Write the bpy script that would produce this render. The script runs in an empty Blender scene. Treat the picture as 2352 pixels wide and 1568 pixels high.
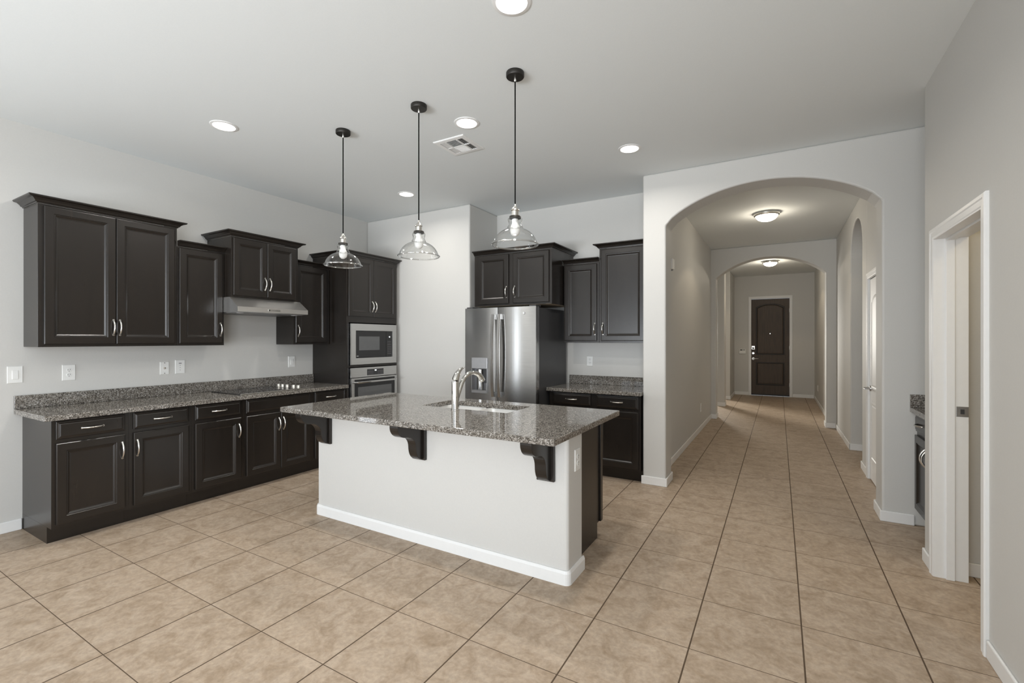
import bpy, bmesh, math, random
from mathutils import Vector, Matrix
random.seed(4)
R = math.radians
S = bpy.context.scene
COL = S.collection

# ------------------------------------------------------------------ camera
cd = bpy.data.cameras.new('camera'); cam = bpy.data.objects.new('camera', cd); COL.objects.link(cam)
cam.location = (0, 0, 1.4244); cam.rotation_euler = (R(90), 0, 0.5245)
cd.sensor_width = 36.0; cd.lens = 1058.8 / 2352 * 36.0; cd.shift_y = -4.46 / 2352
cd.clip_start = 0.05; cd.clip_end = 100
S.camera = cam
# ------------------------------------------------------------------ world and view
w = bpy.data.worlds.new('world'); S.world = w; w.use_nodes = True
w.node_tree.nodes['Background'].inputs[0].default_value = (0.75, 0.87, 1.0, 1)
w.node_tree.nodes['Background'].inputs[1].default_value = 1.0
vs = S.view_settings
vs.view_transform = 'Standard'; vs.look = 'None'; vs.gamma = 1.0; vs.use_curve_mapping = False
vs.exposure = 0.25
S.cycles.max_bounces = 14; S.cycles.diffuse_bounces = 8; S.cycles.glossy_bounces = 6
# ------------------------------------------------------------------ daylight at unseen windows, plus added fill lamps
def area(name, loc, rot, sx, sy, power, color=(1, 1, 1), spread=180):
    l = bpy.data.lights.new(name, 'AREA'); l.shape = 'RECTANGLE'; l.size = sx; l.size_y = sy
    l.energy = power; l.color = color; l.spread = R(spread)
    o = bpy.data.objects.new(name, l); COL.objects.link(o); o.location = loc; o.rotation_euler = rot
    return o
DAY = (0.905, 0.95, 1.0)
area('daylight_rear', (-2.3, -4.62, 1.45), (R(90), 0, 0), 4.3, 2.5, 6, DAY)
area('ceiling_fill_rear', (-2.3, -4.60, 0.75), (R(112), 0, 0), 4.2, 1.1, 72, (0.92, 0.96, 1.0), 80)  # added fill lamp, angled up to brighten the ceiling and upper walls
area('left_wall_fill', (0.87, -2.3, 1.40), (R(90), 0, R(90)), 2.5, 2.4, 165, DAY)  # added lamp on the right side, brightens the left wall
area('daylight_side', (-4.95, -0.19, 1.15), (R(90), 0, R(-90)), 0.30, 2.14, 7.0, DAY)
area('daylight_foyer', (-2.45, 13.27, 1.65), (R(78), 0, R(180 + 36)), 0.7, 1.5, 26, (1.0, 0.96, 0.88), 70)

# ------------------------------------------------------------------ materials
def mat(name):
    m = bpy.data.materials.new(name); m.use_nodes = True
    nt = m.node_tree; b = nt.nodes['Principled BSDF']
    return m, nt, b
def N(nt, t, **kw):
    n = nt.nodes.new(t)
    for k, v in kw.items():
        if k.startswith('i_'): n.inputs[k[2:].replace('_', ' ')].default_value = v
        else: setattr(n, k, v)
    return n
def ramp(nt, stops, interp='LINEAR'):
    r = nt.nodes.new('ShaderNodeValToRGB'); cr = r.color_ramp; cr.interpolation = interp
    while len(cr.elements) < len(stops): cr.elements.new(0.5)
    for e, (p, c) in zip(cr.elements, stops):
        e.position = p; e.color = (c[0], c[1], c[2], 1)
    return r
def simple(name, col, rough=0.5, metal=0.0, noise=0.04, scale=30.0, bump=0.0, spec=0.5):
    m, nt, b = mat(name)
    tc = N(nt, 'ShaderNodeTexCoord'); nz = N(nt, 'ShaderNodeTexNoise', i_Scale=scale, i_Detail=3.0)
    nt.links.new(tc.outputs['Object'], nz.inputs['Vector'])
    r = ramp(nt, [(0.3, [c * (1 - noise) for c in col]), (0.7, [min(1, c * (1 + noise)) for c in col])])
    nt.links.new(nz.outputs['Fac'], r.inputs[0]); nt.links.new(r.outputs[0], b.inputs['Base Color'])
    b.inputs['Roughness'].default_value = rough; b.inputs['Metallic'].default_value = metal
    b.inputs['Specular IOR Level'].default_value = spec
    if bump:
        bp = N(nt, 'ShaderNodeBump', i_Strength=bump, i_Distance=0.002)
        nt.links.new(nz.outputs['Fac'], bp.inputs['Height']); nt.links.new(bp.outputs[0], b.inputs['Normal'])
    return m
M = {}
M['paint'] = simple('wall_paint', (0.600, 0.592, 0.568), 0.55, noise=0.012, scale=120, bump=0.05, spec=0.3)
M['ceil'] = simple('ceiling_paint', (0.765, 0.795, 0.80), 0.8, noise=0.01, scale=140, bump=0.06, spec=0.2)
M['trim'] = simple('white_trim_paint', (0.80, 0.80, 0.79), 0.35, noise=0.008)
M['plastic'] = simple('white_plastic', (0.80, 0.80, 0.78), 0.4, noise=0.005)
M['grey_plastic'] = simple('grey_plastic', (0.30, 0.30, 0.31), 0.4, noise=0.01)
M['slot'] = simple('dark_slot', (0.03, 0.03, 0.03), 0.6)
M['ductdark'] = simple('duct_interior', (0.10, 0.10, 0.10), 0.8)
M['nickel'] = simple('brushed_nickel', (0.72, 0.70, 0.66), 0.25, 1.0, noise=0.03, scale=80)
M['chrome'] = simple('polished_nickel', (0.76, 0.745, 0.71), 0.07, 1.0, noise=0.01)
M['bronze'] = simple('dark_bronze', (0.035, 0.032, 0.028), 0.45, 0.6)
M['cord'] = simple('black_cord', (0.006, 0.006, 0.006), 0.85, spec=0.1)
M['blackglass'] = simple('black_glass', (0.014, 0.014, 0.015), 0.06, noise=0.02)
M['mwwindow'] = simple('tinted_oven_window', (0.11, 0.112, 0.115), 0.12, noise=0.02)
M['display'] = simple('display_panel', (0.03, 0.03, 0.033), 0.2)
M['case'] = simple('dark_grey_appliance_case', (0.045, 0.045, 0.047), 0.38, noise=0.04, scale=200, bump=0.1)
M['caseedge'] = simple('grey_door_edge', (0.16, 0.16, 0.165), 0.35)
M['dispgrey'] = simple('dispenser_silver', (0.42, 0.42, 0.43), 0.35, 0.6)
M['bulb'] = simple('frosted_bulb', (0.86, 0.86, 0.85), 0.3, noise=0.0)
M['keys'] = simple('grey_key_print', (0.16, 0.16, 0.165), 0.5)
M['logo'] = simple('silver_badge', (0.75, 0.75, 0.75), 0.3, 0.7)
M['maple'] = simple('pale_cabinet_underside', (0.45, 0.36, 0.26), 0.5)
M['brass'] = simple('satin_nickel_latch', (0.42, 0.41, 0.40), 0.35, 1.0)

def wood(name, c0, c1, rough, sx=60, sz=4, bump=0.04):
    m, nt, b = mat(name)
    tc = N(nt, 'ShaderNodeTexCoord'); oi = N(nt, 'ShaderNodeObjectInfo')
    mp = N(nt, 'ShaderNodeMapping'); mp.inputs['Scale'].default_value = (sx, sx, sz)
    ad = N(nt, 'ShaderNodeVectorMath', operation='ADD')
    ml = N(nt, 'ShaderNodeMath', operation='MULTIPLY'); ml.inputs[1].default_value = 7.0
    nt.links.new(oi.outputs['Random'], ml.inputs[0])
    nt.links.new(tc.outputs['Object'], ad.inputs[0]); nt.links.new(ml.outputs[0], ad.inputs[1])
    nt.links.new(ad.outputs[0], mp.inputs['Vector'])
    nz = N(nt, 'ShaderNodeTexNoise', i_Scale=1.0, i_Detail=5.0)
    nt.links.new(mp.outputs[0], nz.inputs['Vector'])
    r = ramp(nt, [(0.3, c0), (0.72, c1)])
    nt.links.new(nz.outputs['Fac'], r.inputs[0]); nt.links.new(r.outputs[0], b.inputs['Base Color'])
    b.inputs['Roughness'].default_value = rough
    bp = N(nt, 'ShaderNodeBump', i_Strength=bump, i_Distance=0.001)
    nt.links.new(nz.outputs['Fac'], bp.inputs['Height']); nt.links.new(bp.outputs[0], b.inputs['Normal'])
    return m
M['esp'] = wood('espresso_wood', (0.0135, 0.0108, 0.0088), (0.0175, 0.0138, 0.0110), 0.27, 26, 3, 0.004)
for n_ in M['esp'].node_tree.nodes:
    if n_.type == 'BSDF_PRINCIPLED': n_.inputs['Specular IOR Level'].default_value = 0.5
M['doorwood'] = wood('dark_walnut_door', (0.044, 0.027, 0.014), (0.074, 0.047, 0.027), 0.5, 40, 3)
M['doormould'] = wood('darker_walnut_moulding', (0.013, 0.009, 0.006), (0.020, 0.013, 0.009), 0.45, 40, 3)

def granite():
    m, nt, b = mat('speckled_granite')
    tc = N(nt, 'ShaderNodeTexCoord')
    nz = N(nt, 'ShaderNodeTexNoise', i_Scale=60.0, i_Detail=2.0)
    nt.links.new(tc.outputs['Object'], nz.inputs['Vector'])
    mx = N(nt, 'ShaderNodeMixRGB', blend_type='ADD'); mx.inputs[0].default_value = 0.022
    nt.links.new(tc.outputs['Object'], mx.inputs[1]); nt.links.new(nz.outputs['Color'], mx.inputs[2])
    v = N(nt, 'ShaderNodeTexVoronoi', i_Scale=180.0); nt.links.new(mx.outputs[0], v.inputs['Vector'])
    sp = N(nt, 'ShaderNodeSeparateColor'); nt.links.new(v.outputs['Color'], sp.inputs[0])
    v2 = N(nt, 'ShaderNodeTexVoronoi', i_Scale=390.0); nt.links.new(mx.outputs[0], v2.inputs['Vector'])
    sp2 = N(nt, 'ShaderNodeSeparateColor'); nt.links.new(v2.outputs['Color'], sp2.inputs[0])
    fm = N(nt, 'ShaderNodeMix'); fm.inputs[0].default_value = 0.42
    nt.links.new(sp.outputs[0], fm.inputs[2]); nt.links.new(sp2.outputs[0], fm.inputs[3])
    r = ramp(nt, [(0.0, (0.018, 0.017, 0.016)), (0.22, (0.040, 0.036, 0.031)), (0.42, (0.120, 0.106, 0.090)),
                  (0.58, (0.215, 0.193, 0.166)), (0.74, (0.34, 0.315, 0.285)), (0.90, (0.54, 0.53, 0.51))])
    nt.links.new(fm.outputs[0], r.inputs[0])
    n2 = N(nt, 'ShaderNodeTexNoise', i_Scale=500.0, i_Detail=2.0); nt.links.new(tc.outputs['Object'], n2.inputs['Vector'])
    r2 = ramp(nt, [(0.38, (0.72, 0.72, 0.72)), (0.62, (1.2, 1.2, 1.2))])
    nt.links.new(n2.outputs['Fac'], r2.inputs[0])
    ml = N(nt, 'ShaderNodeMixRGB', blend_type='MULTIPLY'); ml.inputs[0].default_value = 1.0
    nt.links.new(r.outputs[0], ml.inputs[1]); nt.links.new(r2.outputs[0], ml.inputs[2])
    nt.links.new(ml.outputs[0], b.inputs['Base Color'])
    b.inputs['Roughness'].default_value = 0.04; b.inputs['IOR'].default_value = 1.6
    return m
M['granite'] = granite()

TS = 0.457; TX = 8.7865; TY = 1.9218
def tiles():
    m, nt, b = mat('beige_stone_tile')
    tc = N(nt, 'ShaderNodeTexCoord'); sx = N(nt, 'ShaderNodeSeparateXYZ')
    nt.links.new(tc.outputs['Object'], sx.inputs[0])
    def math_(op, a, bb=None):
        n = N(nt, 'ShaderNodeMath', operation=op)
        for i, q in enumerate((a, bb)):
            if q is None: continue
            if isinstance(q, (int, float)): n.inputs[i].default_value = q
            else: nt.links.new(q, n.inputs[i])
        return n.outputs[0]
    u = math_('ADD', math_('DIVIDE', sx.outputs[0], TS), TX)
    v = math_('SUBTRACT', math_('DIVIDE', sx.outputs[1], TS), TY)
    fu = math_('FRACT', math_('ADD', u, 100.0)); fv = math_('FRACT', math_('ADD', v, 100.0))
    du = math_('MINIMUM', fu, math_('SUBTRACT', 1.0, fu)); dv = math_('MINIMUM', fv, math_('SUBTRACT', 1.0, fv))
    d = math_('MINIMUM', math_('MULTIPLY', du, 0.9), math_('MULTIPLY', dv, 1.6))   # grout courses across the room are tighter
    grout = N(nt, 'ShaderNodeMapRange'); nt.links.new(d, grout.inputs[0])
    grout.inputs[1].default_value = 0.0052; grout.inputs[2].default_value = 0.0082; grout.inputs[3].default_value = 1.0; grout.inputs[4].default_value = 0.0
    cell = N(nt, 'ShaderNodeCombineXYZ')
    nt.links.new(math_('FLOOR', u), cell.inputs[0]); nt.links.new(math_('FLOOR', v), cell.inputs[1])
    wn = N(nt, 'ShaderNodeTexWhiteNoise', noise_dimensions='2D'); nt.links.new(cell.outputs[0], wn.inputs['Vector'])
    off = N(nt, 'ShaderNodeVectorMath', operation='MULTIPLY_ADD')
    nt.links.new(wn.outputs['Color'], off.inputs[0]); off.inputs[1].default_value = (9, 9, 9)
    nt.links.new(tc.outputs['Object'], off.inputs[2])
    n1 = N(nt, 'ShaderNodeTexNoise', i_Scale=9.0, i_Detail=9.0, i_Roughness=0.68, i_Distortion=0.8)
    n2 = N(nt, 'ShaderNodeTexNoise', i_Scale=45.0, i_Detail=6.0, i_Roughness=0.65)
    for n in (n1, n2): nt.links.new(off.outputs[0], n.inputs['Vector'])
    r1 = ramp(nt, [(0.30, (0.318, 0.238, 0.165)), (0.5, (0.425, 0.334, 0.250)), (0.72, (0.512, 0.420, 0.332))])
    nt.links.new(n1.outputs['Fac'], r1.inputs[0])
    r2 = ramp(nt, [(0.35, (0.86, 0.85, 0.84)), (0.65, (1.08, 1.07, 1.06))]); nt.links.new(n2.outputs['Fac'], r2.inputs[0])
    m1 = N(nt, 'ShaderNodeMixRGB', blend_type='MULTIPLY'); m1.inputs[0].default_value = 1
    nt.links.new(r1.outputs[0], m1.inputs[1]); nt.links.new(r2.outputs[0], m1.inputs[2])
    m2 = N(nt, 'ShaderNodeMixRGB', blend_type='MIX'); nt.links.new(grout.outputs[0], m2.inputs[0])
    nt.links.new(m1.outputs[0], m2.inputs[1]); m2.inputs[2].default_value = (0.095, 0.065, 0.042, 1)
    nt.links.new(m2.outputs[0], b.inputs['Base Color'])
    rr = N(nt, 'ShaderNodeMapRange'); nt.links.new(grout.outputs[0], rr.inputs[0]); rr.inputs[3].default_value = 0.46; rr.inputs[4].default_value = 0.8
    nt.links.new(rr.outputs[0], b.inputs['Roughness']); b.inputs['Specular IOR Level'].default_value = 0.2
    hb = math_('SUBTRACT', math_('MULTIPLY', n2.outputs['Fac'], 0.25), grout.outputs[0])
    bp = N(nt, 'ShaderNodeBump', i_Strength=0.25, i_Distance=0.003)
    nt.links.new(hb, bp.inputs['Height']); nt.links.new(bp.outputs[0], b.inputs['Normal'])
    return m
M['tile'] = tiles()

def steel(name, col, rough, axis, aniso=0.0):
    m, nt, b = mat(name)
    tc = N(nt, 'ShaderNodeTexCoord'); mp = N(nt, 'ShaderNodeMapping')
    mp.inputs['Scale'].default_value = axis
    nt.links.new(tc.outputs['Object'], mp.inputs['Vector'])
    nz = N(nt, 'ShaderNodeTexNoise', i_Scale=1.0, i_Detail=4.0); nt.links.new(mp.outputs[0], nz.inputs['Vector'])
    r = ramp(nt, [(0.3, [c * 0.94 for c in col]), (0.7, [c * 1.05 for c in col])])
    nt.links.new(nz.outputs['Fac'], r.inputs[0]); nt.links.new(r.outputs[0], b.inputs['Base Color'])
    b.inputs['Metallic'].default_value = 1.0; b.inputs['Roughness'].default_value = rough
    if aniso:
        tg = N(nt, 'ShaderNodeTangent', direction_type='RADIAL', axis='X'); nt.links.new(tg.outputs[0], b.inputs['Tangent'])
        b.inputs['Anisotropic'].default_value = aniso
    return m
M['steel'] = steel('brushed_stainless', (0.52, 0.515, 0.505), 0.20, (3, 300, 300), 0.95)
M['steelh'] = steel('brushed_stainless_horizontal', (0.84, 0.82, 0.79), 0.34, (300, 3, 300))
M['sinksteel'] = simple('satin_sink_steel', (0.82, 0.815, 0.80), 0.35, 0.45, noise=0.01)

def glass(name, lo, hi):
    m = bpy.data.materials.new(name); m.use_nodes = True; nt = m.node_tree; nt.nodes.clear()
    out = N(nt, 'ShaderNodeOutputMaterial'); mix = N(nt, 'ShaderNodeMixShader')
    tr = N(nt, 'ShaderNodeBsdfTransparent'); tr.inputs[0].default_value = (0.95, 0.955, 0.95, 1)
    gl = N(nt, 'ShaderNodeBsdfGlossy'); gl.inputs['Roughness'].default_value = 0.03
    lw = N(nt, 'ShaderNodeLayerWeight', i_Blend=0.5)
    mr = N(nt, 'ShaderNodeMapRange'); mr.inputs[1].default_value = 0.15; mr.inputs[2].default_value = 1.0
    mr.inputs[3].default_value = lo; mr.inputs[4].default_value = hi
    pw = N(nt, 'ShaderNodeMath', operation='POWER'); pw.inputs[1].default_value = 1.7
    nt.links.new(lw.outputs['Facing'], pw.inputs[0]); nt.links.new(pw.outputs[0], mr.inputs[0])
    nt.links.new(mr.outputs[0], mix.inputs[0]); nt.links.new(tr.outputs[0], mix.inputs[1]); nt.links.new(gl.outputs[0], mix.inputs[2])
    nt.links.new(mix.outputs[0], out.inputs[0])
    return m
M['glass'] = glass('clear_glass', 0.09, 0.85); M['glassedge'] = glass('thick_glass_rim', 0.38, 0.9)
def emit(name, col, s):
    m, nt, b = mat(name)
    b.inputs['Base Color'].default_value = (0.9, 0.9, 0.88, 1)
    b.inputs['Emission Color'].default_value = (*col, 1); b.inputs['Emission Strength'].default_value = s
    return m
M['lamp'] = emit('lit_diffuser', (1.0, 0.97, 0.92), 6.0)
M['dome'] = emit('lit_frosted_dome', (1.0, 0.93, 0.80), 9.0)
M['led'] = emit('clock_digits', (0.9, 0.95, 1.0), 1.2)

# ------------------------------------------------------------------ mesh helpers
class MB:
    def __init__(s): s.v = []; s.f = []; s.sm = []
    def add(s, vs_, fs_, smooth=False):
        n = len(s.v); s.v += [tuple(p) for p in vs_]
        for f in fs_: s.f.append([i + n for i in f]); s.sm.append(smooth)
        return s
    def box(s, x0, x1, y0, y1, z0, z1):
        return s.add([(x0, y0, z0), (x1, y0, z0), (x1, y1, z0), (x0, y1, z0), (x0, y0, z1), (x1, y0, z1), (x1, y1, z1), (x0, y1, z1)],
                     [(0, 3, 2, 1), (4, 5, 6, 7), (0, 1, 5, 4), (1, 2, 6, 5), (2, 3, 7, 6), (3, 0, 4, 7)])
    def loops(s, rings, cap0=True, cap1=True, smooth=False):
        k = len(rings[0]); vs_ = [p for r in rings for p in r]; fs_ = []
        for a in range(len(rings) - 1):
            for i in range(k):
                j = (i + 1) % k
                fs_.append((a * k + i, a * k + j, (a + 1) * k + j, (a + 1) * k + i))
        n = len(s.v); s.add(vs_, fs_, smooth)
        if cap0: s.f.append([n + i for i in range(k)][::-1]); s.sm.append(False)
        if cap1: s.f.append([n + (len(rings) - 1) * k + i for i in range(k)]); s.sm.append(False)
        return s
    def lathe(s, prof, c=(0, 0, 0), seg=32, cap0=False, cap1=False, axis='Z'):
        rings = []
        for r, z in prof:
            ring = []
            for i in range(seg):
                a = 2 * math.pi * i / seg; p = (r * math.cos(a), r * math.sin(a), z)
                if axis == 'Y': p = (p[0], -p[2], p[1])
                elif axis == 'X': p = (p[2], p[0], p[1])
                ring.append((p[0] + c[0], p[1] + c[1], p[2] + c[2]))
            rings.append(ring)
        return s.loops(rings, cap0, cap1, True)
    def tube(s, pts, rad, seg=10, flat=None):
        pts = [Vector(p) for p in pts]; rings = []; up = None
        for i, p in enumerate(pts):
            t = (pts[min(i + 1, len(pts) - 1)] - pts[max(i - 1, 0)]).normalized()
            if up is None:
                up = Vector((0, 0, 1)) if abs(t.z) < 0.9 else Vector((1, 0, 0))
            a = (up - t * up.dot(t)).normalized(); b = t.cross(a); up = a
            r = rad[i] if isinstance(rad, (list, tuple)) else rad
            ra, rb = (r if isinstance(r, tuple) else (r, r))
            rings.append([tuple(p + a * ra * math.cos(2 * math.pi * k / seg) + b * rb * math.sin(2 * math.pi * k / seg)) for k in range(seg)])
        return s.loops(rings, True, True, True)
    def prism(s, poly, x0, x1, axis='X'):
        def P(a, b, t):
            return (t, a, b) if axis == 'X' else ((a, t, b) if axis == 'Y' else (a, b, t))
        return s.loops([[P(a, b, x0) for a, b in poly], [P(a, b, x1) for a, b in poly]])
    def build(s, name, m, parent=None, loc=(0, 0, 0), rot=0.0, bevel=0.0, segs=2, angle=40, weld=False):
        me = bpy.data.meshes.new(name); me.from_pydata(s.v, [], s.f); me.update()
        bm = bmesh.new(); bm.from_mesh(me)
        if weld: bmesh.ops.remove_doubles(bm, verts=bm.verts, dist=1e-5)
        bmesh.ops.recalc_face_normals(bm, faces=bm.faces); bm.to_mesh(me); bm.free()
        if len(me.polygons) == len(s.sm): me.polygons.foreach_set('use_smooth', s.sm)
        if any(s.sm): me.set_sharp_from_angle(angle=R(angle))
        me.materials.append(M[m] if isinstance(m, str) else m)
        o = bpy.data.objects.new(name, me); COL.objects.link(o)
        o.location = loc; o.rotation_euler = (0, 0, rot)
        if parent is not None: o.parent = parent
        if bevel:
            bv = o.modifiers.new('bevel', 'BEVEL'); bv.width = bevel; bv.segments = segs; bv.limit_method = 'ANGLE'; bv.angle_limit = R(35)
        return o
def tag(o, label=None, cat=None, group=None, kind=None):
    if label: o['label'] = label
    if cat: o['category'] = cat
    if group: o['group'] = group
    if kind: o['kind'] = kind
    return o
def thing(name, label, cat, loc=(0, 0, 0), rot=0.0, group=None):
    o = bpy.data.objects.new(name, None); COL.objects.link(o); o.empty_display_size = 0.1
    o.location = loc; o.rotation_euler = (0, 0, rot)
    return tag(o, label, cat, group)
def struct(mb, name, m, label=None, **kw):
    return tag(mb.build(name, m, **kw), label=label, kind='structure')
def dup(o, parent=None):
    c = o.copy(); COL.objects.link(c)
    if parent is not None: c.parent = parent
    for ch in list(o.children): dup(ch, c)
    return c

CEIL = 3.048
# ------------------------------------------------------------------ room shell
struct(MB().box(-5.05, 2.5, -4.75, 13.45, -0.1, 0.0), 'floor', 'tile')
struct(MB().box(-5.05, 2.5, -4.75, 13.45, CEIL, CEIL + 0.1), 'ceiling', 'ceil')
def wall_holes(axis, p0, p1, a0, a1, holes, ztop=CEIL):
    """a wall between planes p0..p1 running a0..a1 with rectangular holes (h0,h1,z0,z1): one manifold grid of cells"""
    mb = MB(); A = sorted({a0, a1, *[h[0] for h in holes], *[h[1] for h in holes]}); Z = sorted({0.0, ztop, *[h[2] for h in holes], *[h[3] for h in holes]})
    def solid(i, k):
        if i < 0 or k < 0 or i >= len(A) - 1 or k >= len(Z) - 1: return False
        am = (A[i] + A[i + 1]) / 2; zm = (Z[k] + Z[k + 1]) / 2
        return not any(h[0] < am < h[1] and h[2] < zm < h[3] for h in holes)
    def P(p, a, z): return (p, a, z) if axis == 'X' else (a, p, z)
    for i in range(len(A) - 1):
        for k in range(len(Z) - 1):
            if not solid(i, k): continue
            a, b, z, t = A[i], A[i + 1], Z[k], Z[k + 1]
            for p in (p0, p1): mb.add([P(p, a, z), P(p, b, z), P(p, b, t), P(p, a, t)], [(0, 1, 2, 3)])
            if not solid(i - 1, k): mb.add([P(p0, a, z), P(p1, a, z), P(p1, a, t), P(p0, a, t)], [(0, 1, 2, 3)])
            if not solid(i + 1, k): mb.add([P(p0, b, z), P(p1, b, z), P(p1, b, t), P(p0, b, t)], [(0, 1, 2, 3)])
            if not solid(i, k - 1): mb.add([P(p0, a, z), P(p1, a, z), P(p1, b, z), P(p0, b, z)], [(0, 1, 2, 3)])
            if not solid(i, k + 1): mb.add([P(p0, a, t), P(p1, a, t), P(p1, b, t), P(p0, b, t)], [(0, 1, 2, 3)])
    return mb
def arch_wall(axis, p0, p1, a0, a1, o0, o1, zs, za, mixe=0.5, n=28, ztop=CEIL):
    """a wall between planes p0..p1 with an arched opening o0..o1 (springing zs, crown za)"""
    h = (o1 - o0) / 2; c = (o0 + o1) / 2; rise = za - zs; Rr = (h * h + rise * rise) / (2 * rise)
    pts = []
    for i in range(n + 1):
        t = -math.cos(math.pi * i / n) * h if mixe > 0.6 else -h + 2 * h * i / n
        seg = math.sqrt(max(Rr * Rr - t * t, 0)) - (Rr - rise); ell = rise * math.sqrt(max(0, 1 - (t / h) ** 2))
        pts.append((c + t, zs + (1 - mixe) * seg + mixe * ell))
    def P(p, a, z): return (p, a, z) if axis == 'X' else (a, p, z)
    mb = MB()
    for p in (p0, p1):
        for (a, b) in ((a0, o0), (o1, a1)):
            mb.add([P(p, a, 0), P(p, b, 0), P(p, b, zs), P(p, a, zs)], [(0, 1, 2, 3)])
            mb.add([P(p, a, zs), P(p, b, zs), P(p, b, ztop), P(p, a, ztop)], [(0, 1, 2, 3)])
        for (a, z), (b, y) in zip(pts, pts[1:]):
            mb.add([P(p, a, z), P(p, b, y), P(p, b, ztop), P(p, a, ztop)], [(0, 1, 2, 3)])
    path = [(o0, 0)] + pts + [(o1, 0)]
    for (a, z), (b, y) in zip(path, path[1:]):
        mb.add([P(p0, a, z), P(p1, a, z), P(p1, b, y), P(p0, b, y)], [(0, 1, 2, 3)])
    tops = [a0] + [a for a, z in pts] + [a1]
    for a, b in zip(tops, tops[1:]): mb.add([P(p0, a, ztop), P(p1, a, ztop), P(p1, b, ztop), P(p0, b, ztop)], [(0, 1, 2, 3)])
    for a in (a0, a1):
        mb.add([P(p0, a, 0), P(p1, a, 0), P(p1, a, zs), P(p0, a, zs)], [(0, 1, 2, 3)])
        mb.add([P(p0, a, zs), P(p1, a, zs), P(p1, a, ztop), P(p0, a, ztop)], [(0, 1, 2, 3)])
    for (a, b) in ((a0, o0), (o1, a1)): mb.add([P(p0, a, 0), P(p1, a, 0), P(p1, b, 0), P(p0, b, 0)], [(0, 1, 2, 3)])
    return mb
XL = -4.93; YB = 4.518; YR = 5.14; YA = 4.60
struct(wall_holes('X', -5.05, XL, -4.6, 4.6, [(-0.37, -0.01, 0.06, 2.26)]), 'wall_left', 'paint', weld=True)
struct(wall_holes('Y', -4.75, -4.6, -5.05, 0.95, [(-4.5, -0.1, 0.15, 2.75)]), 'wall_rear', 'paint', weld=True)
struct(MB().box(XL, -3.2, YB, 5.3, 0, CEIL), 'wall_pantry', 'paint', bevel=0.018, segs=3)
struct(MB().box(-3.2, -1.165, YR, 5.3, 0, CEIL), 'wall_recess', 'paint')
struct(arch_wall('Y', YA, 4.87, -1.165, 1.62, -0.945, 0.703, 2.525, 2.824, 0.30), 'wall_arch', 'paint', weld=True, bevel=0.016, segs=3)
struct(MB().box(-1.165, -1.06, 4.87, 9.0, 0, CEIL), 'wall_hall_left', 'paint')
def hall_right():
    mb = arch_wall('X', 0.80, 0.98, 6.05, 9.0, 6.36, 7.34, 2.50, 2.86, 0.95)
    return mb
struct(hall_right(), 'wall_hall_right', 'paint', weld=True, bevel=0.012, segs=2)
struct(wall_holes('X', 0.80, 0.98, 4.87, 6.05, [(5.16, 5.93, 0.0, 2.05)]), 'wall_closet', 'paint', weld=True)
struct(arch_wall('Y', 9.0, 9.25, -1.165, 0.98, -0.975, 0.665, 2.515, 2.838, 0.06), 'wall_foyer_arch', 'paint', weld=True, bevel=0.016, segs=3)
struct(MB().box(0.75, 0.90, 9.25, 13.3, 0, CEIL), 'wall_foyer_right', 'paint')
struct(MB().box(-1.14, -1.0, 10.78, 11.05, 0, CEIL), 'wall_foyer_pier', 'paint', bevel=0.012)
struct(MB().box(-1.14, -1.0, 12.06, 13.3, 0, CEIL), 'wall_foyer_left', 'paint', bevel=0.012)
struct(wall_holes('Y', 13.3, 13.42, -3.2, 0.95, [(-0.614, 0.237, 0.0, 2.465), (-2.9, -2.0, 0.8, 2.5)]), 'wall_front', 'paint', weld=True)
struct(wall_holes('X', -3.2, -3.1, 9.0, 13.3, []), 'wall_den', 'paint', weld=True)
struct(MB().box(-3.2, -1.165, 9.0, 9.2, 0, CEIL), 'wall_den_near', 'paint')
struct(MB().box(0.98, 2.5, 7.6, 7.7, 0, CEIL).box(2.4, 2.5, 4.6, 7.6, 0, CEIL).box(0.98, 2.4, 6.1, 6.2, 0, CEIL), 'wall_side_hall', 'paint')
# right wall with the open doorway, the room behind it, and the desk nook
struct(wall_holes('X', 0.815, 0.95, -4.6, 3.90, [(2.905, 3.685, 0.0, 2.045), (-3.6, -1.0, 0.15, 2.65)]), 'wall_right', 'paint', weld=True)
struct(MB().box(0.95, 2.5, 3.785, 3.90, 0, CEIL).box(2.4, 2.5, 1.2, 3.785, 0, CEIL).box(0.95, 2.4, 1.2, 1.3, 0, CEIL), 'wall_laundry', 'paint')
struct(MB().box(1.52, 1.62, 3.90, 4.60, 0, CEIL), 'wall_nook', 'paint')
# baseboards
def bbox(mb, x0, x1, y0, y1): return mb.box(x0, x1, y0, y1, 0.0, 0.083)
def bboard(name, rects):
    mb = MB()
    for r in rects: bbox(mb, *r)
    return struct(mb, name, 'trim', bevel=0.006, segs=2)
T_ = 0.013
bboard('baseboard_left', [(XL, XL + T_, -4.6, -0.53), (XL, XL + T_, 0.15, 1.155)])
bboard('baseboard_arch', [(-1.178, -0.932, YA - T_, YA), (-0.945, -0.932, YA, 4.87 + T_), (-1.06, -0.932, 4.87, 4.87 + T_)])
bboard('baseboard_arch_right', [(0.69, 0.90, YA - T_, YA), (0.69, 0.703, YA, 4.87 + T_), (0.69, 0.80, 4.87, 4.87 + T_)])
bboard('baseboard_hall_left', [(-1.06, -1.06 + T_, 4.87 + T_, 9.0)])
bboard('baseboard_hall_right', [(0.80 - T_, 0.80, 6.0, 6.36 + T_), (0.80 - T_, 0.98, 6.36, 6.36 + T_), (0.80 - T_, 0.80, 7.34 - T_, 9.0), (0.80 - T_, 0.98, 7.34 - T_, 7.34)])
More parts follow.
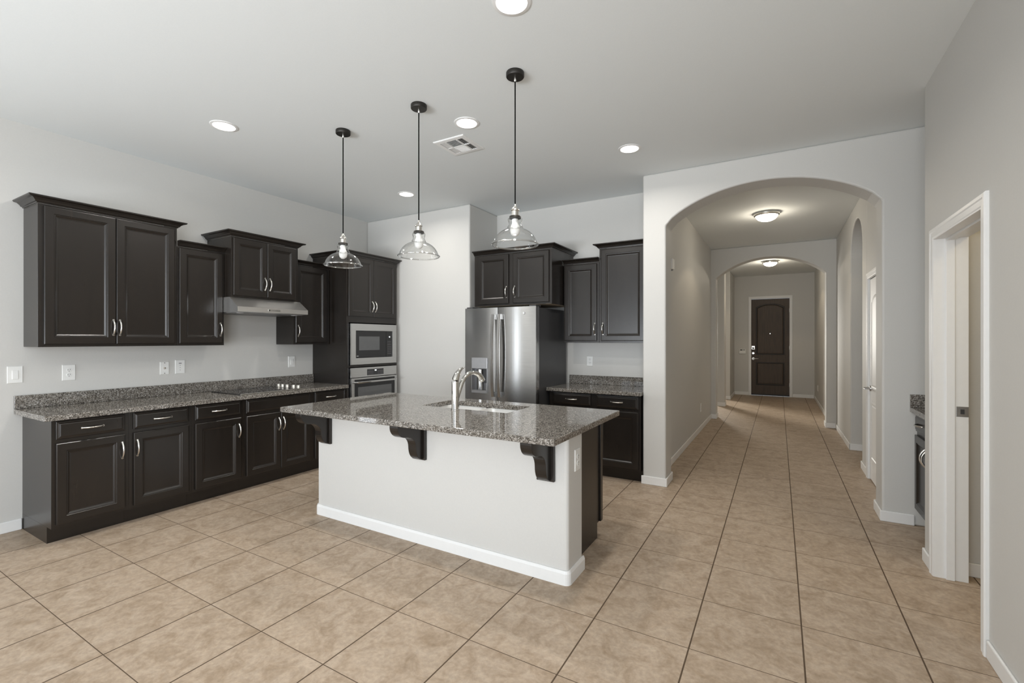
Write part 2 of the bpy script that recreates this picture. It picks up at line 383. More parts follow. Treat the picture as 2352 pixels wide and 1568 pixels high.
bboard('baseboard_foyer_arch', [(-1.06, -0.962, 9.0 - T_, 9.0), (-0.975, -0.962, 9.0, 9.25), (0.652, 0.80, 9.0 - T_, 9.0), (0.652, 0.665, 9.0, 9.25)])
bboard('baseboard_foyer_pier', [(-1.14, -0.987, 10.78 - T_, 10.78), (-1.0, -0.987, 10.78, 11.05)])
bboard('baseboard_foyer_left', [(-1.14, -0.987, 12.06 - T_, 12.06), (-1.0, -0.987, 12.06, 13.3)])
bboard('baseboard_foyer_right', [(0.75 - T_, 0.75, 9.25, 13.3)])
bboard('baseboard_front', [(-0.987, -0.67, 13.3 - T_, 13.3), (0.30, 0.737, 13.3 - T_, 13.3)])
bboard('baseboard_right', [(0.815 - T_, 0.815, -4.6, 2.845), (0.815 - T_, 0.815, 3.745, 3.90 + T_), (0.815 - T_, 0.95, 3.90, 3.90 + T_)])
bboard('baseboard_laundry', [(0.95, 2.4, 3.785 - T_, 3.785)])
# trim: casing of the open doorway
def casing(axis, face, sgn, a0, a1, ztop, wd=0.062, th=0.017):
    """door casing lying on plane `face`, standing out along sgn; opening a0..a1 up to ztop, mitred with a stepped profile"""
    prof = [(0.0, 0.0), (0.0, th * 0.55), (0.008, th * 0.75), (wd * 0.55, th * 0.8), (wd * 0.66, th), (wd - 0.006, th), (wd, th * 0.7), (wd, 0.0)]
    def P(u, d, z): return (face + sgn * d, u, z) if axis == 'X' else (u, face + sgn * d, z)
    mb = MB()
    def ring(k):
        out = []
        for o, d in prof:
            out.append([P(a0 - o, d, 0.0), P(a0 - o, d, ztop + o), P(a1 + o, d, ztop + o), P(a1 + o, d, 0.0)][k])
        return out
    return mb.loops([ring(0), ring(1), ring(2), ring(3)])
t1 = struct(casing('X', 0.815, -1, 2.915, 3.675, 2.03), 'trim_1', 'trim')
def door_jamb(axis, p0, p1, a0, a1, zt, th=0.018):
    mb = MB()
    if axis == 'X': return mb.box(p0, p1, a0 - th, a0, 0, zt + th).box(p0, p1, a1, a1 + th, 0, zt + th).box(p0, p1, a0, a1, zt, zt + th)
    return mb.box(a0 - th, a0, p0, p1, 0, zt + th).box(a1, a1 + th, p0, p1, 0, zt + th).box(a0, a1, p0, p1, zt, zt + th)
struct(door_jamb('X', 0.805, 0.962, 2.92, 3.67, 2.025, 0.0145), 'trim_2', 'trim', bevel=0.001)
struct(MB().box(0.86, 0.90, 3.657, 3.67, 0, 2.025).box(0.86, 0.90, 2.92, 2.933, 0, 2.025).box(0.86, 0.90, 2.933, 3.657, 2.012, 2.025), 'trim_3', 'trim', bevel=0.002)
struct(casing('X', 0.95, 1, 2.915, 3.675, 2.03), 'trim_4', 'trim')
t = thing('strike_plate', 'small grey metal latch strike plate on the white jamb of the open doorway', 'latch plate', (0.931, 3.670, 1.0))
MB().box(-0.024, 0.03, -0.0025, 0.0, -0.03, 0.03).build('plate', 'brass', t, bevel=0.001)
MB().box(-0.006, 0.012, -0.004, -0.0025, -0.014, 0.014).build('latch_hole', 'slot', t)
# unseen windows; those behind the camera are added to admit daylight
def winframe(name, axis, p, a0, a1, z0, z1, bars=(), th=0.06, dep=0.09):
    mb = MB()
    def b(u0, u1, v0, v1):
        if axis == 'Y': mb.box(u0, u1, p - dep, p, v0, v1)
        else: mb.box(p - dep, p, u0, u1, v0, v1)
    b(a0, a0 + th, z0, z1); b(a1 - th, a1, z0, z1); b(a0 + th, a1 - th, z0, z0 + th); b(a0 + th, a1 - th, z1 - th, z1)
    for c in bars: b(c - 0.04, c + 0.04, z0 + th, z1 - th)
    return struct(mb, name, 'trim')
winframe('window_1', 'Y', -4.62, -4.5, -0.1, 0.15, 2.75, (-3.0, -1.6))
winframe('window_2', 'X', -4.95, -0.37, -0.01, 0.06, 2.26, (), 0.03)
winframe('added_window', 'X', 0.94, -3.6, -1.0, 0.15, 2.65, (-2.3,))  # unseen window, added as the opening for the left wall's fill lamp
winframe('window_3', 'Y', 13.41, -2.9, -2.0, 0.8, 2.5, ())

# front door
D1 = thing('door_1', None, None, (-0.1885, 13.33, 0)); D1['kind'] = 'structure'; D1['label'] = 'dark brown two panel entry door with arched top panel at the end of the hall'
dw = 0.84
MB().box(-dw / 2, dw / 2, 0.0, 0.045, 0.012, 2.45).build('slab', 'doorwood', D1, bevel=0.002)
def panel_ring(x0, x1, z0, z1, arch, ins):
    pts = [(x0 + ins, z0 + ins), (x1 - ins, z0 + ins)]
    if arch == 0: return pts + [(x1 - ins, z1 - ins), (x0 + ins, z1 - ins)]
    n = 16; c = (x0 + x1) / 2; h = (x1 - x0) / 2 - ins
    for i in range(n + 1):
        t = 1 - 2 * i / n
        pts.append((c + h * t, z1 - ins + arch * (1 - abs(t) ** 2.4)))
    return pts
def mould(parent, name, m, x0, x1, z0, z1, arch, y, prof, m2=None):
    mb = MB(); mb.loops([[(px, y - d, pz) for px, pz in panel_ring(x0, x1, z0, z1, arch, ins)] for ins, d in prof], False, True)
    return mb.build(name, m, parent)
PR = [(0, 0.0), (0.006, 0.010), (0.022, 0.011), (0.032, 0.003), (0.036, 0.0015)]
for nm, z0, z1, ar in (('panel', 1.04, 2.245, 0.085), ('panel', 0.27, 0.85, 0.0)):
    mo = mould(D1, nm, 'doormould', -0.315, 0.315, z0, z1, ar, 0.0, PR)
    mould(mo, 'panel_field', 'doorwood', -0.315, 0.315, z0, z1, ar, 0.0, [(0.036, 0.0015), (0.045, 0.004), (0.06, 0.005)])
def lever_lock(parent, x, z):
    a = MB().lathe([(0.0, 0.03), (0.026, 0.03), (0.03, 0.0)], (x, 0, z + 0.14), 20, axis='Y').build('deadbolt', 'nickel', parent)
    h = MB().lathe([(0.0, 0.016), (0.03, 0.014), (0.032, 0.0)], (x, 0, z), 20, axis='Y').tube([(x, -0.012, z), (x, -0.05, z), (x + 0.02, -0.056, z), (x + 0.12, -0.056, z + 0.004)], [0.011, 0.011, 0.011, 0.008], 10).build('door_lever', 'nickel', parent)
lever_lock(D1, -0.375, 0.935)
lb = MB().box(-0.415, -0.335, -0.035, 0.0, 1.17, 1.265).build('lock_box', 'nickel', D1, bevel=0.006)
MB().box(-0.40, -0.35, -0.039, -0.035, 1.185, 1.225).build('lock_keypad', 'keys', lb)
MB().lathe([(0.0, 0.006), (0.012, 0.006), (0.014, 0.0)], (0.0, 0, 1.575), 16, axis='Y').build('peephole', 'nickel', D1)
MB().box(-dw / 2, dw / 2, -0.012, 0.0, 0.012, 0.045).build('sweep', 'slot', D1)
for hz in (0.3, 1.22, 2.15): MB().lathe([(0.0, hz - 0.045), (0.007, hz - 0.045), (0.007, hz + 0.045), (0.0, hz + 0.045)], (dw / 2 - 0.002, -0.004, 0), 10).build('hinge', 'nickel', D1)
struct(casing('Y', 13.3, -1, -0.610, 0.233, 2.46, 0.062), 'trim_5', 'trim')
struct(door_jamb('Y', 13.295, 13.42, -0.6095, 0.2325, 2.455, 0.004), 'trim_6', 'trim')
# closet door in the hall
D2 = thing('door_2', None, None, (0.8085, 5.545, 0), R(-90)); D2['kind'] = 'structure'; D2['label'] = 'white panelled closet door on the right side of the hall'
MB().box(-0.375, 0.375, 0.0, 0.035, 0.012, 2.035).build('slab', 'trim', D2, bevel=0.002)
for z0, z1, ar in ((0.93, 1.82, 0.06), (0.22, 0.80, 0.0)):
    mould(D2, 'panel', 'trim', -0.265, 0.265, z0, z1, ar, 0.0, [(0, 0.0), (0.006, 0.007), (0.02, 0.007), (0.03, 0.002), (0.045, 0.004)])
MB().lathe([(0.0, 0.014), (0.026, 0.012), (0.028, 0.0)], (-0.315, 0, 0.93), 18, axis='Y').tube([(-0.315, -0.01, 0.93), (-0.315, -0.055, 0.93), (-0.295, -0.06, 0.93), (-0.21, -0.06, 0.93)], [0.01, 0.01, 0.01, 0.007], 10).build('door_lever', 'brass', D2)
struct(casing('X', 0.80, -1, 5.165, 5.925, 2.045, 0.062), 'trim_7', 'trim')
struct(door_jamb('X', 0.80, 0.98, 5.169, 5.921, 2.041, 0.005), 'trim_8', 'trim')

# ------------------------------------------------------------------ cabinets
DOORP = [(0.0, 0.0), (0.0, 0.016), (0.004, 0.0195), (0.008, 0.020), (0.052, 0.020), (0.055, 0.0165), (0.060, 0.0158), (0.066, 0.011), (0.072, 0.0078), (0.080, 0.0070)]
DRAWP = [(0.0, 0.0), (0.0, 0.010), (0.003, 0.0125), (0.010, 0.0135), (0.018, 0.0185), (0.022, 0.020)]
def panel_front(x0, x1, z0, z1, prof):
    """door or drawer front on local plane y=0, standing out towards -y"""
    mb = MB()
    mb.loops([[(x0 + i, -d, z0 + i), (x1 - i, -d, z0 + i), (x1 - i, -d, z1 - i), (x0 + i, -d, z1 - i)] for i, d in prof])
    return mb
def pull(parent, x, z, vertical=True, L=0.118):
    n = 14; pts = []; rad = []
    for i in range(n + 1):
        t = -1 + 2 * i / n
        out = 0.0195 + 0.030 * (1 - abs(t) ** 2.2)
        k = 0.0052 + 0.0022 * abs(t)
        q = L / 2 * t
        pts.append((x, -out, z + q) if vertical else (x + q, -out, z)); rad.append(k)
    mb = MB().tube(pts, rad, 10)
    for sg in (-1, 1):
        c = (x, -0.0195, z + sg * L / 2) if vertical else (x + sg * L / 2, -0.0195, z)
        mb.lathe([(0.0, 0.006), (0.0075, 0.005), (0.0085, 0.0)], c, 12, axis='Y')
    return mb.build('handle', 'nickel', parent)
def door(parent, x0, x1, z0, z1, hx=None, hz=None):
    d = panel_front(x0, x1, z0, z1, DOORP).build('door', 'esp', parent)
    if hx is not None: pull(d, hx, hz)
    return d
def drawer(parent, x0, x1, z0, z1, handle=True):
    d = panel_front(x0, x1, z0, z1, DRAWP).build('drawer' if handle else 'false_front', 'esp', parent)
    if handle: pull(d, (x0 + x1) / 2, (z0 + z1) / 2, False)
    return d
def crown(parent, wd, dep, z0, h, out, left, right, y0=0.0):
    prof = [(0.0, 0.0), (0.006, 0.0), (0.008, h * 0.16), (0.016, h * 0.2), (0.022, h * 0.42), (out * 0.62, h * 0.68), (out * 0.9, h * 0.74), (out, h * 0.84), (out, h), (0.0, h)]
    L = 1 if left else 0; Rr = 1 if right else 0
    mb = MB()
    rings = []
    for k in range(4):
        ring = []
        for o, z in prof:
            xl = -o * L; xr = wd + o * Rr
            ring.append([(xl, dep, z0 + z), (xl, y0 - o, z0 + z), (xr, y0 - o, z0 + z), (xr, dep, z0 + z)][k])
        rings.append(ring)
    if L and Rr: mb.loops(rings)
    elif L: mb.loops(rings[:3])
    elif Rr: mb.loops(rings[1:])
    else: mb.loops(rings[1:3])
    return mb.build('crown_moulding', 'esp', parent)
def wall_cab(label, loc, rot, wd, dep, z0, z1, doors, cl, cr, ch=0.05, group='wall cabinets', under=False):
    c = thing('wall_cabinet', label, 'cabinet', loc, rot, group)
    MB().box(0, wd, 0, dep, z0, z1).build('body', 'esp', c, bevel=0.0015)
    if under: MB().box(0.018, wd - 0.018, 0.02, dep - 0.01, z0 - 0.002, z0).build('underside', 'maple', c)
    for x0, x1, hx in doors: door(c, x0, x1, z0 + 0.02, z1 - 0.012, hx, z0 + 0.15)
    crown(c, wd, dep, z1 + 0.0005, ch, 0.058, cl, cr)
    return c
H90 = R(90)
XF = -4.62
wall_cab('tall double-door dark wall cabinet at the left end of the long wall', (XF, 1.163, 0), H90, 0.888, 0.305, 1.37, 2.41, [(0.030, 0.448, 0.430), (0.452, 0.866, 0.472)], True, True)
wall_cab('short single-door dark wall cabinet between the tall corner pair and the hood cabinet', (XF, 2.053, 0), H90, 0.398, 0.305, 1.37, 2.253, [(0.012, 0.378, 0.356)], False, False)
wall_cab('dark double-door wall cabinet mounted above the stainless range hood', (-4.50, 2.453, 0), H90, 0.702, 0.425, 1.83, 2.41, [(0.014, 0.346, 0.322), (0.350, 0.668, 0.374)], True, True)
wall_cab('narrow dark wall cabinet between the range hood and the oven tower', (XF, 3.181, 0), H90, 0.470, 0.305, 1.37, 2.253, [(0.022, 0.425, 0.048)], True, False)
wall_cab('dark double-door cabinet over the refrigerator', (-3.135, 4.53, 0), 0, 1.012, 0.605, 1.815, 2.41, [(0.055, 0.475, 0.452), (0.535, 0.982, 0.560)], False, True, under=True)
wall_cab('short single-door dark wall cabinet right of the refrigerator', (-2.112, 4.83, 0), 0, 0.418, 0.305, 1.39, 2.268, [(0.012, 0.392, 0.372)], False, False)
wall_cab('tall single-door dark wall cabinet beside the arch pillar', (-1.692, 4.83, 0), 0, 0.520, 0.305, 1.39, 2.41, [(0.024, 0.496, 0.044)], True, False)

# oven tower
tw = thing('oven_cabinet', 'tall dark cabinet tower housing the microwave and wall oven', 'cabinet', (-4.33, 3.657, 0), H90)
W = 0.808; dp = 0.598
tb = MB().box(0, 0.034, 0, dp, 0, 2.41).box(W - 0.012, W, 0, dp, 0, 2.41).box(0.034, W - 0.012, 0, dp, 1.625, 2.41).box(0.034, W - 0.012, 0, dp, 1.098, 1.122).box(0.034, W - 0.012, 0, dp, 0.115, 0.335).box(0.034, W - 0.012, dp - 0.02, dp, 0.335, 1.625).box(0.034, W - 0.012, 0.08, dp - 0.02, 0, 0.115)
tb.build('body', 'esp', tw)
door(tw, 0.020, 0.398, 1.70, 2.398, 0.376, 1.825); door(tw, 0.402, 0.782, 1.70, 2.398, 0.424, 1.825)
drawer(tw, 0.020, 0.782, 0.135, 0.325)
crown(tw, W, dp, 2.4105, 0.05, 0.05, True, True)
# built-in microwave
mw = thing('microwave', 'built-in microwave with stainless trim frame above the wall oven', 'microwave', (-4.33, 3.700, 0), H90)
wm = 0.742
MB().loops([[(x, y, z) for x, z in ((a, b0), (wm - a, b0), (wm - a, t0), (a, t0))] for a, b0, t0, y in
            ((0.012, 1.140, 1.60, -0.0005), (0.0, 1.127, 1.612, -0.0005), (0.0, 1.127, 1.612, -0.022), (0.004, 1.131, 1.608, -0.024), (0.075, 1.205, 1.531, -0.024), (0.078, 1.208, 1.528, -0.008))], False, False).build('trim_frame', 'steel', mw)
MB().box(0.078, wm - 0.078, -0.006, 0.45, 1.208, 1.528).build('body', 'case', mw)
mdo = MB().box(0.080, 0.560, -0.020, -0.006, 1.210, 1.526).build('door', 'blackglass', mw, bevel=0.002)
MB().box(0.126, 0.450, -0.0212, -0.020, 1.296, 1.462).build('window', 'mwwindow', mdo)
MB().box(0.092, 0.118, -0.0208, -0.020, 1.225, 1.231).build('logo', 'logo', mdo)
cp = MB().box(0.563, wm - 0.080, -0.020, -0.006, 1.210, 1.526).build('control_panel', 'blackglass', mw, bevel=0.002)
MB().lathe([(0.0, 0.003), (0.008, 0.003), (0.009, 0.0)], (0.620, -0.020, 1.458), 14, axis='Y').build('clock_button', 'led', cp)
kb = MB()
for r_ in range(8):
    for q in range(3): kb.box(0.588 + q * 0.022, 0.600 + q * 0.022, -0.0206, -0.020, 1.245 + r_ * 0.022, 1.251 + r_ * 0.022)
kb.build('keypad', 'keys', cp)
# wall oven
ov = thing('wall_oven', 'stainless built-in wall oven in the tall tower below the microwave', 'oven', (-4.33, 3.700, 0), H90)
MB().box(0.02, wm - 0.02, 0.0, 0.54, 0.345, 1.085).build('body', 'case', ov)
cpn = MB().box(0.0, wm, -0.026, -0.0005, 0.975, 1.090).build('control_panel', 'steel', ov, bevel=0.003)
dsp = MB().box(0.245, 0.510, -0.0275, -0.026, 0.993, 1.066).build('display', 'display', cpn)
MB().box(0.365, 0.392, -0.028, -0.0275, 1.042, 1.056).build('clock_digits', 'led', dsp)
kk = MB(); kr = MB()
for i in range(5):
    for j in range(3): kk.box(0.258 + i * 0.018, 0.268 + i * 0.018, -0.0279, -0.0275, 1.002 + j * 0.017, 1.007 + j * 0.017); kr.box(0.415 + i * 0.018, 0.425 + i * 0.018, -0.0279, -0.0275, 1.002 + j * 0.017, 1.007 + j * 0.017)
kk.build('button_pad', 'keys', dsp); kr.build('button_pad', 'keys', dsp)
odr = MB().loops([[(a, y, b0), (wm - a, y, b0), (wm - a, y, t0), (a, y, t0)] for a, b0, t0, y in
            ((0.0, 0.345, 0.968, -0.0005), (0.0, 0.345, 0.968, -0.032), (0.004, 0.349, 0.964, -0.035), (0.045, 0.43, 0.952, -0.035), (0.046, 0.432, 0.950, -0.030))]).build('door', 'steel', ov)
ow = MB().box(0.046, wm - 0.046, -0.033, -0.0302, 0.432, 0.950).build('window', 'blackglass', odr)
MB().box(0.10, wm - 0.10, -0.0336, -0.033, 0.50, 0.86).build('inner_window', 'mwwindow', ow)
MB().tube([(0.05, -0.034, 0.92), (0.05, -0.075, 0.92), (0.06, -0.082, 0.92), (wm - 0.06, -0.082, 0.92), (wm - 0.05, -0.075, 0.92), (wm - 0.05, -0.034, 0.92)], 0.012, 12).build('handle', 'steel', odr)

# base cabinets along the left wall
def base_cab(label, loc, rot, wd, dep, doors, drawers, group='base cabinets', falses=(), side=None, ztop=0.866):
    c = thing('base_cabinet', label, 'cabinet', loc, rot, group)
    MB().box(0, wd, 0, dep, 0.115, ztop).build('body', 'esp', c, bevel=0.001)
    MB().box(0.0, wd, 0.085, dep, 0.0, 0.115).build('toe_kick', 'esp', c)
    for x0, x1, hx in doors: door(c, x0, x1, 0.140, 0.702, hx, 0.585)
    for x0, x1 in drawers: drawer(c, x0, x1, 0.730, 0.855)
    for x0, x1 in falses: drawer(c, x0, x1, 0.730, 0.855, False)
    return c
XB = -4.335
base_cab('leftmost dark base cabinet with exposed side under the long granite counter', (XB, 1.158, 0), H90, 0.438, 0.593, [(0.022, 0.410, 0.390)], [(0.022, 0.410)])
base_cab('second dark base cabinet from the left, door handle on its left edge', (XB, 1.597, 0), H90, 0.438, 0.593, [(0.026, 0.412, 0.046)], [(0.026, 0.412)])
base_cab('dark base cabinet just left of the cooktop, with one drawer', (XB, 2.036, 0), H90, 0.438, 0.593, [(0.022, 0.410, 0.388)], [(0.022, 0.410)])
base_cab('double-door dark base cabinet directly under the cooktop', (XB, 2.475, 0), H90, 0.738, 0.593, [(0.022, 0.364, 0.342), (0.368, 0.702, 0.390)], [], falses=[(0.022, 0.702)])
base_cab('dark base cabinet next to the oven tower, behind the island corner', (XB, 3.214, 0), H90, 0.440, 0.593, [(0.022, 0.418, 0.044)], [(0.022, 0.418)])
base_cab('dark base cabinet between the refrigerator and the arch pillar', (-2.170, 4.57, 0), 0, 0.992, 0.568, [(0.045, 0.480, 0.458), (0.540, 0.970, 0.562)], [(0.045, 0.480), (0.540, 0.970)])
# granite tops
def counter(label, mb, bs=None, name='countertop'):
    c = thing(name, label, 'countertop', (0, 0, 0))
    mb.build('slab', 'granite', c, bevel=0.004, segs=3)
    if bs is not None: bs.build('backsplash', 'granite', c, bevel=0.002)
    return c
counter('long speckled granite countertop with backsplash along the left wall', MB().box(XL + 0.001, -4.285, 1.112, 3.655, 0.8675, 0.905), MB().box(XL + 0.001, XL + 0.022, 1.112, 3.655, 0.9055, 1.005))
counter('short granite countertop with backsplash beside the refrigerator', MB().box(-2.188, -1.167, 4.525, YR - 0.001, 0.8675, 0.905), MB().box(-2.17, -1.167, YR - 0.022, YR - 0.001, 0.9055, 1.005))
# desk nook behind the right wall
base_cab('dark base cabinet in the nook half hidden behind the right wall', (0.915, 4.598, 0), R(-90), 0.69, 0.60, [(0.022, 0.338, 0.318), (0.345, 0.668, 0.365)], [(0.022, 0.338), (0.345, 0.668)])
counter('granite countertop edge in the nook behind the right wall', MB().box(0.872, 1.519, 3.916, 4.599, 0.8675, 0.905), MB().box(0.872, 1.519, 4.578, 4.599, 0.9055, 1.005))

# cooktop
ck = thing('cooktop', 'black glass electric cooktop with five silver knobs on the left counter', 'cooktop', (0, 0, 0.9055))
MB().box(-4.855, -4.345, 2.455, 3.175, 0.0, 0.007).build('glass_top', 'blackglass', ck, bevel=0.002)
MB().box(-4.345, -4.330, 2.450, 3.180, 0.0, 0.010).build('front_trim', 'nickel', ck, bevel=0.003)
for bx, by, br in ((-4.73, 2.63, 0.08), (-4.48, 2.63, 0.10), (-4.73, 2.88, 0.10), (-4.48, 2.88, 0.075)):
    MB().lathe([(br - 0.004, 0.0072), (br - 0.004, 0.0076), (br, 0.0076), (br, 0.0072)], (bx, by, 0), 36).build('burner_ring', 'keys', ck)
for i, kx in enumerate((-4.735, -4.665, -4.585, -4.475, -4.395)):
    MB().lathe([(0.0, 0.036), (0.017, 0.036), (0.019, 0.033), (0.020, 0.010), (0.022, 0.0075)], (kx, 3.085, 0), 20).build('knob', 'nickel', ck)
# range hood
hd = thing('range_hood', 'stainless under-cabinet range hood above the cooktop', 'range hood', (0, 0, 0))
MB().prism([(XL + 0.001, 1.69), (-4.375, 1.685), (-4.36, 1.690), (-4.36, 1.735), (-4.37, 1.740), (-4.498, 1.8285), (XL + 0.001, 1.8285)], 2.435, 3.176, axis='Y').build('canopy', 'steelh', hd)
MB().box(-4.90, -4.40, 2.47, 3.14, 1.680, 1.686).build('filter', 'caseedge', hd)
sw = MB().box(-4.3605, -4.358, 2.735, 2.86, 1.704, 1.722).build('control_strip', 'nickel', hd)
MB().lathe([(0.0, 0.003), (0.006, 0.003), (0.006, 0.0)], (-4.358, 2.745, 1.713), 12, axis='X').build('switch_button', 'slot', sw)
for yy in (2.52, 3.09): MB().lathe([(0.0, 1.676), (0.03, 1.678), (0.034, 1.684)], (-4.47, yy, 0), 18).build('light_lens', 'plastic', hd)

# ------------------------------------------------------------------ refrigerator
fr = thing('refrigerator', 'stainless french-door refrigerator with water dispenser in the recess', 'refrigerator', (-3.095, 4.28, 0))
FW = 0.905
MB().box(0.004, FW - 0.004, 0.085, 0.80, 0.03, 1.765).build('case', 'case', fr, bevel=0.004)
MB().box(0.02, FW - 0.02, 0.12, 0.78, 0.0, 0.03).build('base_grille', 'slot', fr)
def fdoor(x0, x1, z0, z1, bulge=0.004, hole=None, flip=1):
    n = 18; front = []
    xs = [x0 + (x1 - x0) * i / n for i in range(n + 1)]
    def yb(x):
        t = (x - x0) / (x1 - x0) * 2 - 1
        edge = 0.0 * max(0, (abs(t) - 0.93) / 0.07) ** 2
        return 0.004 - bulge * (1 - t * t) + edge
    mb = MB()
    poly = [(x, yb(x)) for x in xs] + [(x1, 0.078), (x0, 0.078)]
    return mb.prism(poly, z0, z1, axis='Z'), yb
# left door: a frame around the dispenser recess
hx0, hx1, hz0, hz1 = 0.105, 0.300, 0.850, 1.100
full, ybl = fdoor(0.0, 0.4345, 0.70, 1.775)
def door_with_recess():
    mb = MB(); n = 12
    xs = sorted({0.0 + 0.4345 * i / n for i in range(n + 1)} | {hx0, hx1}); zs = [0.70, hz0, hz1, 1.775]
    for i in range(len(xs) - 1):
        for k in range(3):
            a, b = xs[i], xs[i + 1]
            if k == 1 and a >= hx0 - 1e-6 and b <= hx1 + 1e-6: continue
            mb.add([(a, ybl(a), zs[k]), (b, ybl(b), zs[k]), (b, ybl(b), zs[k + 1]), (a, ybl(a), zs[k + 1])], [(0, 1, 2, 3)], True)
    B = 0.078
    for x in (xs[0], xs[-1]):
        for k in range(3): mb.add([(x, ybl(x), zs[k]), (x, B, zs[k]), (x, B, zs[k + 1]), (x, ybl(x), zs[k + 1])], [(0, 1, 2, 3)])
    for z in (zs[0], zs[-1]):
        for a, b in zip(xs, xs[1:]): mb.add([(a, ybl(a), z), (b, ybl(b), z), (b, B, z), (a, B, z)], [(0, 1, 2, 3)])
    mb.add([(0, B, 0.70), (0.4345, B, 0.70), (0.4345, B, 1.775), (0, B, 1.775)], [(0, 1, 2, 3)])
    return mb
ld = door_with_recess().build('door', 'steel', fr, weld=True)
rd = fdoor(0.4405, FW, 0.70, 1.775)[0]
rdo = rd.build('door', 'steel', fr)
fz = fdoor(0.0, FW, 0.075, 0.69)[0].build('freezer_drawer', 'steel', fr)
def fhandle(parent, x, z0, z1):
    n = 24; rings = []
    for i in range(n + 1):
        t = -1 + 2 * i / n; z = (z0 + z1) / 2 + (z1 - z0) / 2 * t
        y = -0.040 - 0.028 * (1 - t * t); hw = 0.0165
        rings.append([(x - hw, y + 0.012, z), (x - hw, y + 0.002, z), (x - hw + 0.004, y - 0.004, z), (x + hw - 0.004, y - 0.004, z), (x + hw, y + 0.002, z), (x + hw, y + 0.012, z)])
    mb = MB().loops(rings, True, True, True)
    for z, zz in ((z0, z0 + 0.055), (z1 - 0.055, z1)): mb.box(x - 0.011, x + 0.011, -0.034, 0.0, z, zz)
    return mb.build('handle', 'steel', parent, angle=30)
fhandle(ld, 0.395, 0.80, 1.70); fhandle(rdo, 0.478, 0.80, 1.70)
fh = MB().tube([(0.1, 0.0, 0.62), (0.1, -0.05, 0.62), (0.13, -0.06, 0.62), (FW - 0.13, -0.06, 0.62), (FW - 0.1, -0.05, 0.62), (FW - 0.1, 0.0, 0.62)], 0.013, 10).build('handle', 'steel', fz)
ds = MB().box(hx0 - 0.008, hx1 + 0.008, -0.010, 0.0, hz1, 1.222).build('dispenser_panel', 'dispgrey', ld, bevel=0.004)
cav = MB()
cav.add([(hx0, -0.008, hz0), (hx1, -0.008, hz0), (hx1, -0.008, hz1), (hx0, -0.008, hz1), (hx0, 0.07, hz0), (hx1, 0.07, hz0), (hx1, 0.07, hz1), (hx0, 0.07, hz1)],
        [(4, 5, 6, 7), (0, 1, 5, 4), (1, 2, 6, 5), (2, 3, 7, 6), (3, 0, 4, 7)])
cv = cav.build('dispenser_recess', 'dispgrey', ld)
MB().box(hx0 - 0.008, hx0, -0.010, 0.0, hz0 - 0.02, hz1).box(hx1, hx1 + 0.008, -0.010, 0.0, hz0 - 0.02, hz1).box(hx0, hx1, -0.014, 0.06, hz0 - 0.02, hz0 + 0.008).build('drip_tray', 'dispgrey', cv)
MB().lathe([(0.0, hz0 + 0.012), (0.050, hz0 + 0.012), (0.050, hz1 - 0.01), (0.0, hz1 - 0.01)], (hx0 + 0.075, 0.055, 0), 24).build('water_column', 'steel', cv)
MB().box(hx1 - 0.062, hx1 - 0.018, 0.012, 0.030, hz0 + 0.09, hz1 - 0.008).build('paddle', 'case', cv, bevel=0.003)
MB().lathe([(0.0, 0.004), (0.011, 0.004), (0.013, 0.0)], (0.765, -0.002, 1.705), 18, axis='Y').build('badge', 'logo', rdo)
for hx in (0.05, FW - 0.05): MB().box(hx - 0.04, hx + 0.04, 0.02, 0.14, 1.7755, 1.79).build('hinge_cover', 'case', fr, bevel=0.004)

# ------------------------------------------------------------------ island
IX0, IX1 = -3.272, -1.056
IY0, IY1 = 2.472, 2.705
struct(MB().box(IX0, IX1, IY0, IY1, 0, 0.866), 'wall_island', 'paint', bevel=0.022, segs=4)
bb = MB()
def bbring(o): return [(IX0 - o, IY1), (IX0 - o, IY0 - o), (IX1 + o, IY0 - o), (IX1 + o, IY1)]
rings = []
pr_ = [(0.0005, 0.0), (0.014, 0.0), (0.014, 0.066), (0.008, 0.082), (0.0005, 0.083)]
def rounded(o, r0=0.022):
    r = r0 + o; pts = [(IX0 - o, IY1)]
    for i in range(6):
        a = R(180 + 90 * i / 5); pts.append((IX0 - o + r + r * math.cos(a), IY0 - o + r + r * math.sin(a)))
    for i in range(6):
        a = R(270 + 90 * i / 5); pts.append((IX1 + o - r + r * math.cos(a), IY0 - o + r + r * math.sin(a)))
    return pts + [(IX1 + o, IY1)]
cols = [rounded(o) for o, z in pr_]
rings = [[(cols[k][i][0], cols[k][i][1], pr_[k][1]) for k in range(len(pr_))] for i in range(len(cols[0]))]
struct(bb.loops(rings), 'baseboard_island', 'trim')
ic = thing('island_cabinet', 'dark wood island base cabinet behind the painted half wall', 'cabinet', (-1.130, 3.262, 0), R(180))
MB().box(0, 0.019, 0, 0.556, 0.105, 0.866).box(2.071, 2.09, 0, 0.556, 0.105, 0.866).box(0.019, 2.071, 0, 0.02, 0.105, 0.866).box(0.019, 2.071, 0.54, 0.556, 0.105, 0.866).box(0.019, 2.071, 0.02, 0.54, 0.105, 0.125).build('body', 'esp', ic)
MB().box(0, 2.09, 0.085, 0.556, 0.0, 0.105).build('toe_kick', 'esp', ic)
MB().box(-0.012, 0.0, 0.0, 0.042, 0.105, 0.866).build('corner_stile', 'esp', ic, bevel=0.002)
for k in range(4):
    x0 = 0.03 + k * 0.515
    door(ic, x0, x0 + 0.49, 0.14, 0.702, x0 + (0.465 if k % 2 == 0 else 0.025), 0.585)
    drawer(ic, x0, x0 + 0.49, 0.73, 0.855, k in (0, 3))
SX0, SX1, SY0, SY1 = -2.44, -1.665, 2.80, 3.165
